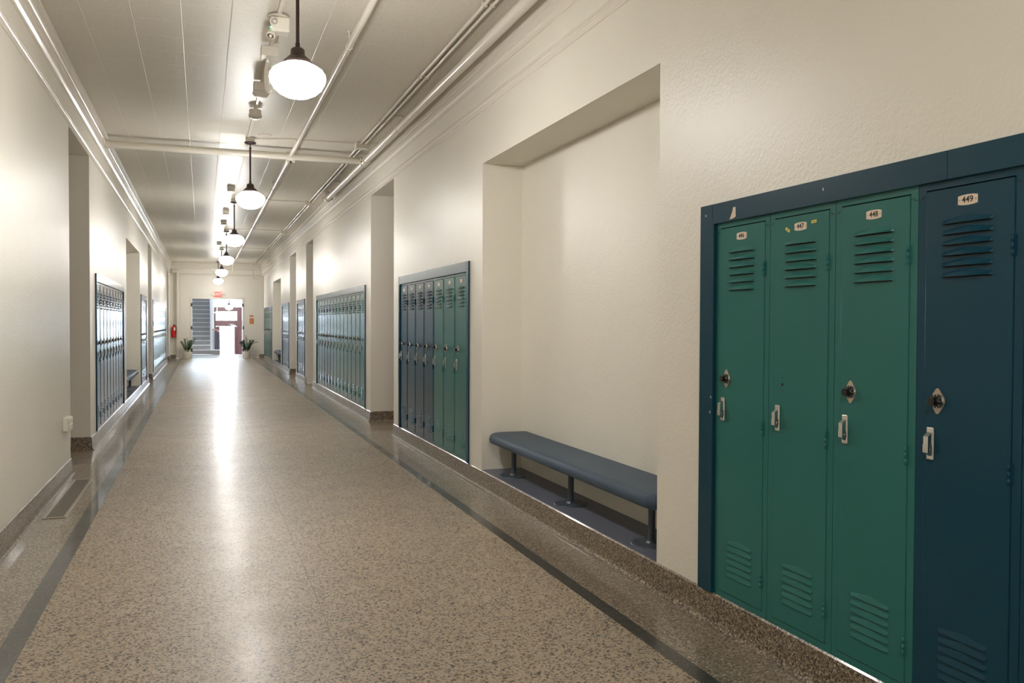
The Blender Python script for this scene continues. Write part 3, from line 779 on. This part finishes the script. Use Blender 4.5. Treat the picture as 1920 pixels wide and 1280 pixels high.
t = thing('junction_box', 'white square ceiling box with a dangling coil below', 'junction box', (0.50, 6.93, 3.437))
mb = MB(); mb.box((-0.064, -0.055, -0.075), (0.064, 0.055, 0), M['white'], 0.004); mb.build('housing', t)
mb = MB(); mb.box((-0.052, 0.056, -0.068), (0.052, 0.075, -0.012), M['white'], 0.003); mb.build('connector', t)
t = thing('wireless_access_point', 'white ceiling box with a small dome sensor under it', 'sensor', (0.50, 7.98, 3.437))
mb = MB(); mb.box((-0.062, -0.06, -0.075), (0.062, 0.06, 0), M['white'], 0.004); mb.build('housing', t)
mb = MB(); mb.lathe([(0.0, 0), (0.07, 0), (0.072, -0.02), (0.05, -0.045), (0.035, -0.05), (0, -0.05)], M['white'], 26, o=(0, 0.0, -0.076)); mb.build('sensor_dome', t)
t = thing('smoke_detector', 'round white smoke detector between the raceway boxes and cross pipe', 'smoke detector', (0.51, 9.0, 3.437))
mb = MB(); mb.lathe([(0, 0), (0.058, 0), (0.058, -0.045), (0.066, -0.05), (0.064, -0.07), (0.045, -0.085), (0, -0.088)], M['white'], 28); mb.build('housing', t)
mb = MB(); mb.lathe([(0.03, 0), (0.032, -0.006), (0, -0.009)], M['grille'], 18, o=(0, 0, -0.087)); mb.build('sensor_vent', t)
t = thing('ceiling_plate', 'round white cover plate on the ceiling beside the second pendant', 'cover plate', (0.69, 10.25, 3.459))
mb = MB(); mb.lathe([(0, 0), (0.075, 0), (0.07, -0.008), (0, -0.012)], M['cream'], 26); mb.build('plate', t)
# cable coil
mb = MB()
for k in range(6):
    cx, w, h0 = 0.490+0.009*k, 0.022+0.003*k, 0.25-0.015*(k % 3)
    pts = []
    for j in range(17):
        a = 2*PI*j/16; pts.append((cx+w*math.sin(a), 7.02+0.012*k+0.02*math.cos(a), 3.355-h0*0.5+0.5*h0*math.cos(a)))
    mb.tube(pts, 0.0028, M['white'], 6)
mb.tube([(0.505, 7.01, 3.40), (0.50, 7.02, 3.38), (0.505, 7.03, 3.345)], 0.0028, M['white'], 6)
tag(mb.build('cable_coil'), 'loose coil of white cable hanging beside the nearest globe', 'cable')

# sensors near the far lamps
for y, lab in ((14.3, 'small white ceiling sensor before the third globe pendant'), (17.4, 'small white ceiling box behind the third globe pendant'), (19.2, 'small white ceiling sensor before the fourth globe pendant'), (24.3, 'small white ceiling sensor before the fifth globe pendant')):
    t = thing('ceiling_sensor', lab, 'sensor', (0.44, y, 3.459), group='small ceiling sensors')
    mb = MB(); mb.box((-0.06, -0.06, -0.05), (0.06, 0.06, 0), M['white'], 0.004); mb.build('housing', t)
    mb = MB(); mb.lathe([(0.045, 0), (0.06, -0.02), (0.05, -0.035), (0, -0.04)], M['white'], 20, o=(0, 0, -0.05)); mb.build('sensor_dome', t)

# ------------------------------------------------------------------ small things on walls and floor
t = thing('floor_vent', 'long narrow metal floor vent beside the near left baseboard', 'floor vent', (-0.928, 7.1, 0.0))
mb = MB()
for a, b in (((-0.072, -0.75), (-0.052, 0.75)), ((0.052, -0.75), (0.072, 0.75)), ((-0.052, -0.75), (0.052, -0.725)), ((-0.052, 0.725), (0.052, 0.75))):
    mb.box((a[0], a[1], 0.0005), (b[0], b[1], 0.006), M['alum'], 0.0015)
mb.build('frame', t)
mb = MB(); mb.box((-0.052, -0.725, 0.0004), (0.052, 0.725, 0.0012), M['slot'])
for k in range(97): mb.box((-0.052, -0.724+k*0.015, 0.0012), (0.052, -0.7165+k*0.015, 0.004), M['grille'])
for k in range(5): mb.box((-0.04+k*0.02-0.0015, -0.725, 0.0012), (-0.04+k*0.02+0.0015, 0.725, 0.0044), M['grille'])
mb.build('grille', t)

t = thing('wall_outlet_box', 'cream surface outlet box low on the left wall corner', 'outlet', (XL, 7.89, 0.465))
mb = MB(); mb.box((0.0005, -0.105, -0.055), (0.040, 0.105, 0.055), M['white'], 0.005); mb.build('back_box', t)
mb = MB()
for z in (0.027, -0.027): mb.box((0.040, -0.09, z-0.024), (0.050, 0.09, z+0.024), M['white'], 0.008, 3)
mb.build('outlet_face', t)
t = thing('wall_switch', 'small white wall control between the far left locker banks', 'wall switch', (XL, 21.2, 1.11))
mb = MB(); mb.box((0.0005, -0.05, -0.09), (0.03, 0.05, 0.09), M['white'], 0.006); mb.build('plate', t)
mb = MB(); mb.box((0.03, -0.015, -0.03), (0.037, 0.015, 0.03), M['cream'], 0.003); mb.build('rocker', t)

# fire extinguisher
t = thing('fire_extinguisher', 'red fire extinguisher hung beside the vertical pipe', 'fire extinguisher', (-0.955, 32.98, 0.76))
mb = MB(); mb.lathe([(0, 0), (0.066, 0.002), (0.074, 0.015), (0.074, 0.34), (0.062, 0.385), (0.03, 0.41), (0.026, 0.43), (0, 0.43)], M['red'], 24); mb.build('cylinder', t)
mb = MB(); mb.cyl((0, 0, 0.43), (0, 0, 0.462), 0.018, M['black'], 12); mb.box((-0.012, -0.085, 0.452), (0.012, 0.02, 0.464), M['black'], 0.003); mb.box((-0.012, -0.075, 0.475), (0.012, 0.02, 0.487), M['black'], 0.003); mb.cyl((0.02, 0, 0.447), (0.04, -0.01, 0.447), 0.014, M['chrome'], 12); mb.build('valve', t)
mb = MB(); mb.tube([(0.01, -0.01, 0.447), (0.07, -0.03, 0.42), (0.083, -0.035, 0.33), (0.080, -0.03, 0.16)], 0.009, M['black'], 8); mb.build('hose', t)
mb = MB(); mb.box((0.005, -0.078, 0.25), (0.062, -0.058, 0.36), M['white'], 0.003); mb.build('instruction_label', t)
mb = MB(); mb.box((-0.02, 0.074, 0.3), (0.02, 0.118, 0.36), M['chrome'], 0.003); mb.build('bracket', t)

# riser pipe at the end wall
t = thing('riser_pipe', 'fat cream pipe standing floor to ceiling beside the extinguisher', 'pipe', (-0.826, 33.0, 0.0))
mb = MB(); mb.cyl((0, 0, 0.02), (0, 0, 3.12), 0.054, M['pipe'], 22); mb.build('pipe_run', t)
mb = MB(); mb.ball((0, 0, 3.12), 0.062, M['pipe']); mb.cyl((0, 0, 3.12), (-0.18, 0, 3.14), 0.058, M['pipe'], 18); mb.build('elbow', t)
mb = MB(); mb.cyl((0, 0, 0.0005), (0, 0, 0.03), 0.088, M['pipe'], 24, 0.062); mb.build('floor_collar', t)
mb = MB(); mb.cyl((0, 0, 2.78), (0, 0, 2.84), 0.064, M['pipe'], 20); mb.build('coupling', t)

# exit sign
t = thing('exit_sign', 'lit red exit sign above the end doorway', 'exit sign', (0.545, 33.095, 2.33))
mb = MB(); mb.box((-0.165, -0.05, -0.105), (0.165, 0.0, 0.105), M['white'], 0.006); mb.build('housing', t)
mb = MB(); mb.box((-0.150, -0.054, -0.092), (0.150, -0.050, 0.092), M['exitred']); f = mb.build('face', t)
me = text_mesh('EXIT', 0.15, M['exitwhite'], 0.001, name='letters', bold=0.001); me.transform(Matrix.Rotation(PI/2, 4, 'Z')); l = link('letters', me, f, (0, -0.0555, 0))
for s in (-1, 1):
    mb = MB(); mb.cyl((s*0.165, -0.03, 0.0), (s*0.19, -0.03, 0.0), 0.012, M['white'], 10); mb.cyl((s*0.215, -0.02, 0), (s*0.222, -0.075, -0.012), 0.03, M['white'], 16, 0.036); mb.build('lamp_head', t)

# notices
mb = MB(); mb.box((-0.066, -0.004, -0.03), (0.066, 0, 0.03), M['terracotta'])
o = tag(mb.build('notice', loc=(1.725, 33.0995, 1.545)), 'small orange notice above the larger one on the end wall', 'notice')
t = thing('notice', 'larger orange notice on the end wall above the right plant', 'notice', (1.73, 33.0995, 1.36))
mb = MB(); mb.box((-0.078, -0.004, -0.105), (0.078, 0, 0.105), M['terracotta']); mb.build('sheet', t)
mb = MB()
for k in range(5): mb.box((-0.055, -0.0046, 0.06-k*0.028), (0.055-0.02*(k % 2), -0.004, 0.066-k*0.028), M['yellow'])
mb.build('printed_lines', t)

# ------------------------------------------------------------------ plants
def leaf(mb, base, d, up, ln, w, m):
    d = d.normalized(); s = d.cross(up).normalized(); n = s.cross(d)
    pts = []
    for f, ww, h in ((0, 0.08, 0), (0.3, 0.9, 0.05), (0.6, 0.85, 0.05), (1.0, 0.02, -0.04)):
        c = base+d*ln*f+n*h*ln; pts.append((c-s*w*ww/2, c+n*(-0.12*w*ww), c+s*w*ww/2))
    for A, B in zip(pts, pts[1:]):
        mb.face([A[0], A[1], B[1], B[0]], m); mb.face([A[1], A[2], B[2], B[1]], m)
def zz_plant(label, x, y, r, h, stems, lm, wisp=False):
    t = thing('potted_plant', label, 'potted plant', (x, y, 0), 0, 'potted plants flanking the end doorway')
    mb = MB(); mb.lathe([(0, 0.001), (r*0.94, 0.001), (r*0.97, 0.012), (r, h-0.012), (r*0.985, h), (r*0.93, h), (r*0.92, h-0.03), (0, h-0.03)], M['pot'], 32); mb.build('pot', t)
    mb = MB(); mb.lathe([(r*0.9, h-0.03), (0, h-0.024)], M['soil'], 24); mb.build('soil', t)
    for (ang, lean, ln) in stems:
        sm = MB(); lf = MB(); p = Vector((0.03*math.cos(ang), 0.03*math.sin(ang), h-0.03)); lean *= 0.62; a = lean*0.5; pts = [p.copy()]
        nseg = 9
        for k in range(nseg):
            a += lean*0.5/nseg
            p = p+Vector((math.sin(a)*math.cos(ang), math.sin(a)*math.sin(ang), math.cos(a)))*ln/nseg; pts.append(p.copy())
        sm.tube([tuple(q) for q in pts], 0.006, M['stem'], 6)
        for k in range(2, nseg+1):
            q = pts[k]; d = (pts[k]-pts[k-1]).normalized(); side = d.cross(Vector((math.cos(ang), math.sin(ang), 0.3))).normalized()
            if side.length < 0.1: side = Vector((1, 0, 0))
            for s in (-1, 1):
                leaf(lf, q, d*0.75+side*s*0.9+Vector((0, 0, 0.1)), Vector((0, 0, 1))-d*0.3, 0.078*(1.15-0.04*k), 0.036, lm)
                leaf(lf, q, d*0.8+Vector((math.cos(ang), math.sin(ang), 0))*s*0.7, Vector((math.sin(ang), -math.cos(ang), 0.2)), 0.07, 0.032, lm)
        st = sm.build('stem', t); lf.build('leaves', st)
    if wisp:
        for ang, lean, ln in ((0.15, 1.25, 0.55), (0.5, 0.95, 0.50), (1.9, 0.10, 0.58)):
            sm = MB(); p = Vector((0, 0, h-0.03)); a = 0.1; pts = [p.copy()]
            for k in range(8):
                a += lean/8; p = p+Vector((math.sin(a)*math.cos(ang), math.sin(a)*math.sin(ang)*0.4, math.cos(a)))*ln/8; pts.append(p.copy())
            sm.tube([tuple(q) for q in pts], 0.0035, M['stem'], 6); st = sm.build('stem', t); lf = MB()
            for k in range(4, 9):
                for s in (-1, 1): leaf(lf, pts[k], Vector((s*0.7, 0.1*s, 0.6)), Vector((0, 1, 0.1)), 0.05, 0.02, lm)
            lf.build('leaves', st)
    return t
zz_plant('dark green plant in a cream pot beside the left door hinges', -0.50, 32.78, 0.145, 0.25, [(0.25, 0.95, 0.52), (0.0, 0.55, 0.42), (PI, 0.85, 0.40), (PI-0.5, 0.30, 0.46), (-1.2, 0.25, 0.36), (1.5, 0.2, 0.50), (0.5, 0.25, 0.40)], M['leaf'])
zz_plant('blue green spreading plant in a cream pot below the orange notices', 1.545, 32.80, 0.125, 0.25, [(PI, 1.1, 0.40), (PI+0.4, 0.8, 0.40), (0.1, 0.85, 0.45), (0.3, 0.45, 0.42), (1.6, 0.15, 0.48), (-1.4, 0.6, 0.34), (PI-0.3, 0.45, 0.42), (-0.6, 0.95, 0.34)], M['leaf2'], True)

# ------------------------------------------------------------------ beyond the end doorway: stairs up, entrance below
YS = 37.0; SX0, SX1 = -0.50, 0.315; RISE, RUN, NS = 0.187, 0.30, 17
sb = thing('staircase', 'grey stone staircase with pale nosings beyond the end doorway', 'staircase', (0, YS, 0))
for k in range(NS):
    mb = MB(); x1 = SX1 if k else 0.70
    mb.box((SX0, k*RUN, 0.0005), (x1 if k else 0.70, (k+1)*RUN+(0.02 if k < NS-1 else 1.2), (k+1)*RISE-0.028), M['riser'])
    s = mb.build('step', sb)
    mb = MB(); mb.box((SX0, k*RUN-0.02, (k+1)*RISE-0.028), (x1, (k+1)*RUN+(0.0 if k < NS-1 else 1.2), (k+1)*RISE), M['tread'], 0.006); mb.build('nosing', s)
t = thing('stair_balustrade', 'curved dark iron balustrade with red wooden handrail at the stair foot', 'balustrade', (0, YS, RISE))
pts = []
for k in range(9):
    a = k/8; pts.append((0.375+0.29*math.sin(a*PI/2), 0.50-0.40*a+0.1*math.sin(a*PI)*0, 0.80-0.10*a+0.05*(1-a)))
mb = MB(); mb.tube([(0.375, 1.6, 1.50), (0.375, 0.9, 1.06)]+pts, 0.03, M['rail'], 10); mb.build('handrail', t)
for k in range(9):
    x, y, z = pts[k]; mb = MB(); mb.cyl((x, y, 0.003), (x, y, z-0.02), 0.014 if k < 8 else 0.028, M['iron'], 10); mb.build('baluster', t)
# stringer wall, side walls, ceiling of the stair hall
wb = MB()
wb.box((SX1+0.002, YS+0.35, -1.2), (SX1+0.09, 43.6, 4.9), M['whitewall'])
struct(wb.build('wall_stair', smooth=False), 'white wall beside the stairs')
vb = MB()
def quad(*p): vb.face(p, M['whitewall'])
def side_wall(x, ya, yb, za, zb, wy0, wy1, wz0, wz1):
    for (a, b, c, d) in ((ya, yb, za, wz0), (ya, yb, wz1, zb), (ya, wy0, wz0, wz1), (wy1, yb, wz0, wz1)): quad((x, a, c), (x, b, c), (x, b, d), (x, a, d))
ADDED_WIN = [(-1.6, 34.3, 35.5, 1.4, 2.8), (2.6, 37.5, 38.9, 1.6, 2.9)]  # unseen side windows, added to bring daylight onto the stairs
side_wall(-1.6, YT, 37.0, 0, 3.6, *ADDED_WIN[0][1:])
side_wall(2.6, YT, 41.0, -1.2, 3.6, *ADDED_WIN[1][1:])
quad((-1.6, YT, 3.6), (2.6, YT, 3.6), (2.6, 41.0, 3.6), (SX1+0.05, 41.0, 3.6), (SX1+0.05, 37.0, 3.6), (-1.6, 37.0, 3.6))
quad((-1.6, 37.0, 0), (SX0, 37.0, 0), (SX0, 37.0, 3.6), (-1.6, 37.0, 3.6))
quad((SX0, 37.0, 0), (SX0, 43.5, 0), (SX0, 43.5, 4.9), (SX0, 37.0, 4.9))
quad((SX0, 37.0, 3.6), (SX1+0.05, 37.0, 3.6), (SX1+0.05, 37.0, 4.9), (SX0, 37.0, 4.9))
quad((SX0, 37.0, 4.9), (SX1+0.05, 37.0, 4.9), (SX1+0.05, 43.5, 4.9), (SX0, 43.5, 4.9))
quad((SX0, 43.5, 0), (SX1+0.05, 43.5, 0), (SX1+0.05, 43.5, 3.35), (SX0, 43.5, 3.35))
vb2 = vb
struct(vb2.build('wall_hall', smooth=False), 'white walls of the stair hall')
for k, (x, a, b, c, d) in enumerate(ADDED_WIN):
    wo = bpy.data.objects.new('window_%d' % (k+1), None); COL.objects.link(wo); wo['kind'] = 'structure'; wo['label'] = 'tall daylight window in the side wall of the stair hall'
    mb = MB(); n = 3
    for q in range(n+1):
        y = a+(b-a)*q/n; mb.box((x-0.03, y-0.03, c), (x+0.03, y+0.03, d), M['whitewall'], 0.004)
    for z in (c, d): mb.box((x-0.03, a, z-0.03), (x+0.03, b, z+0.03), M['whitewall'], 0.004)
    mb.build('window_frame', wo)
    mb = MB(); mb.box((x-0.003, a, c), (x+0.003, b, d), M['glass']); mb.build('window_pane', wo)
# entrance wall at the foot of the lower flight, wooden frame with glazed door
EY = 41.0
eb = MB()
for (x0, x1, z0, z1) in ((SX1+0.09, 0.52, -1.2, 3.6), (1.72, 2.6, -1.2, 3.6), (0.52, 1.72, 1.99, 3.6)): rect_y(eb, x0, x1, z0, z1, EY, M['whitewall'])
struct(eb.build('wall_entrance', smooth=False))
db = bpy.data.objects.new('door_%d' % (i+1), None); COL.objects.link(db); db['kind'] = 'structure'; db['label'] = 'brown wooden entrance door frame with glazed door and transom'
mb = MB()
for (x0, x1, z0, z1) in ((0.52, 0.60, -1.02, 1.99), (1.50, 1.72, -1.02, 1.99), (0.60, 1.50, 1.80, 1.99), (0.60, 1.50, 1.13, 1.40)): mb.box((x0, EY-0.06, z0), (x1, EY+0.06, z1), M['wood'], 0.006)
mb.build('door_frame', db)
mb = MB()
for (x0, x1, z0, z1) in ((0.60, 0.755, -1.0, 1.128), (1.385, 1.50, -1.0, 1.128), (0.755, 1.385, -1.0, -0.7)): mb.box((x0, EY-0.022, z0), (x1, EY+0.022, z1), M['wood'], 0.004)
for z in (0.68, 0.18): mb.box((0.755, EY-0.015, z-0.012), (1.385, EY+0.015, z+0.012), M['wood'])
mb.box((1.05, EY-0.015, 0.9), (1.072, EY+0.015, 1.128), M['wood'])
mb.build('door_leaf', db)
mb = MB(); mb.box((0.60, EY-0.003, 1.40), (1.50, EY+0.003, 1.80), M['glass']); mb.build('transom_pane', db)
mb = MB(); mb.box((0.755, EY-0.003, -0.7), (1.385, EY+0.003, 1.128), M['glass']); mb.build('door_pane', db)
mb = MB(); mb.box((1.22, EY-0.11, 1.14), (1.44, EY-0.062, 1.20), M['chrome'], 0.006); mb.tube([(1.28, EY-0.09, 1.20), (1.12, EY-0.16, 1.23), (1.36, EY-0.13, 1.24)], 0.01, M['chrome'], 8); mb.build('door_closer', db)
lb = MB()
for k in range(6):
    lb.box((0.41, YS+k*0.3+0.001, -1.2), (2.6, YS+(k+1)*0.3, -0.17*(k+1)), M['riser'])
struct(lb.build('floor_lower', smooth=False), 'steps going down to the entrance door')
lb = MB(); lb.face([(0.4, 38.8, -1.02), (2.6, 38.8, -1.02), (2.6, EY, -1.02), (0.4, EY, -1.02)], M['border'])
lb.face([(0.4, YS, 0), (2.6, YS, 0), (2.6, YS, -1.2), (0.4, YS, -1.2)], M['border'])
struct(lb.build('floor_entrance', smooth=False))
gb = MB(); gb.face([(-30, EY+0.06, -1.05), (30, EY+0.06, -1.05), (30, 120, -1.05), (-30, 120, -1.05)], M['concrete'])
struct(gb.build('ground', smooth=False), 'bright pavement outside the entrance door')
# hall pendant and white conduit
hl = dup(l1, (1.10, 39.0, -0.78), 0, 'lit globe pendant in the hall before the entrance transom', GP)
for c in hl.children:
    if c.name.startswith('ceiling_box') or c.name.startswith('canopy'): c.location.z = 0.92
    if c.name.startswith('stem'):
        mb = MB(); mb.cyl((0, 0, 4.31), (0, 0, 2.875), 0.0105, M['bronze'], 12); c.data = mb.mesh('stem')
mb = MB(); mb.tube([(0.42, EY-0.1, 1.74), (0.64, EY-0.1, 1.74), (0.64, EY-0.1, 2.05)], 0.03, M['white'], 8)
tag(mb.build('conduit'), 'white conduit bent beside the entrance transom', 'conduit')

# ------------------------------------------------------------------ light
w = bpy.data.worlds.new('daylight'); scn.world = w; w.use_nodes = True
bg = w.node_tree.nodes['Background']; bg.inputs['Color'].default_value = (0.70, 0.85, 1.0, 1); bg.inputs['Strength'].default_value = 60.0
def portal(name, loc, sx, sy, rot):
    l = bpy.data.lights.new(name, 'AREA'); l.shape = 'RECTANGLE'; l.size = sx; l.size_y = sy; l.cycles.is_portal = True
    o = bpy.data.objects.new(name, l); COL.objects.link(o); o.location = loc; o.rotation_euler = rot
portal('daylight_portal', (1.05, EY+0.08, 0.45), 1.1, 3.0, (-PI/2, 0, 0))
portal('daylight_portal', (-0.07, 43.52, 4.12), 0.86, 1.55, (-PI/2, 0, 0))

portal('daylight_portal', (-1.64, 34.9, 2.1), 1.4, 1.2, (0, -PI/2, 0))
portal('daylight_portal', (2.64, 38.2, 2.25), 1.3, 1.4, (0, PI/2, 0))
# ------------------------------------------------------------------ camera
cam = bpy.data.cameras.new('camera'); co = bpy.data.objects.new('camera', cam); COL.objects.link(co)
cam.sensor_width = 36; cam.sensor_fit = 'HORIZONTAL'; cam.lens = 1604.5/1920*36; cam.clip_end = 300
yaw, pit, rol = 0.347564515, 0.0209602737, 0.00389729258
F = Vector((math.sin(yaw)*math.cos(pit), math.cos(yaw)*math.cos(pit), -math.sin(pit))); Rt = Vector((math.cos(yaw), -math.sin(yaw), 0)); U = Rt.cross(F)
c, s = math.cos(rol), math.sin(rol)
R2 = Rt*c+U*s; U2 = U*c-Rt*s
co.matrix_world = Matrix(((R2.x, U2.x, -F.x, 0), (R2.y, U2.y, -F.y, 0), (R2.z, U2.z, -F.z, 1.306), (0, 0, 0, 1)))
scn.camera = co

vs = scn.view_settings; vs.view_transform = 'Standard'; vs.look = 'None'; vs.exposure = 0.0; vs.gamma = 1.0; vs.use_curve_mapping = False
scn.cycles.use_denoising = True
scn.cycles.sample_clamp_indirect = 8.0
scn.cycles.max_bounces = 10; scn.cycles.diffuse_bounces = 6; scn.cycles.glossy_bounces = 5
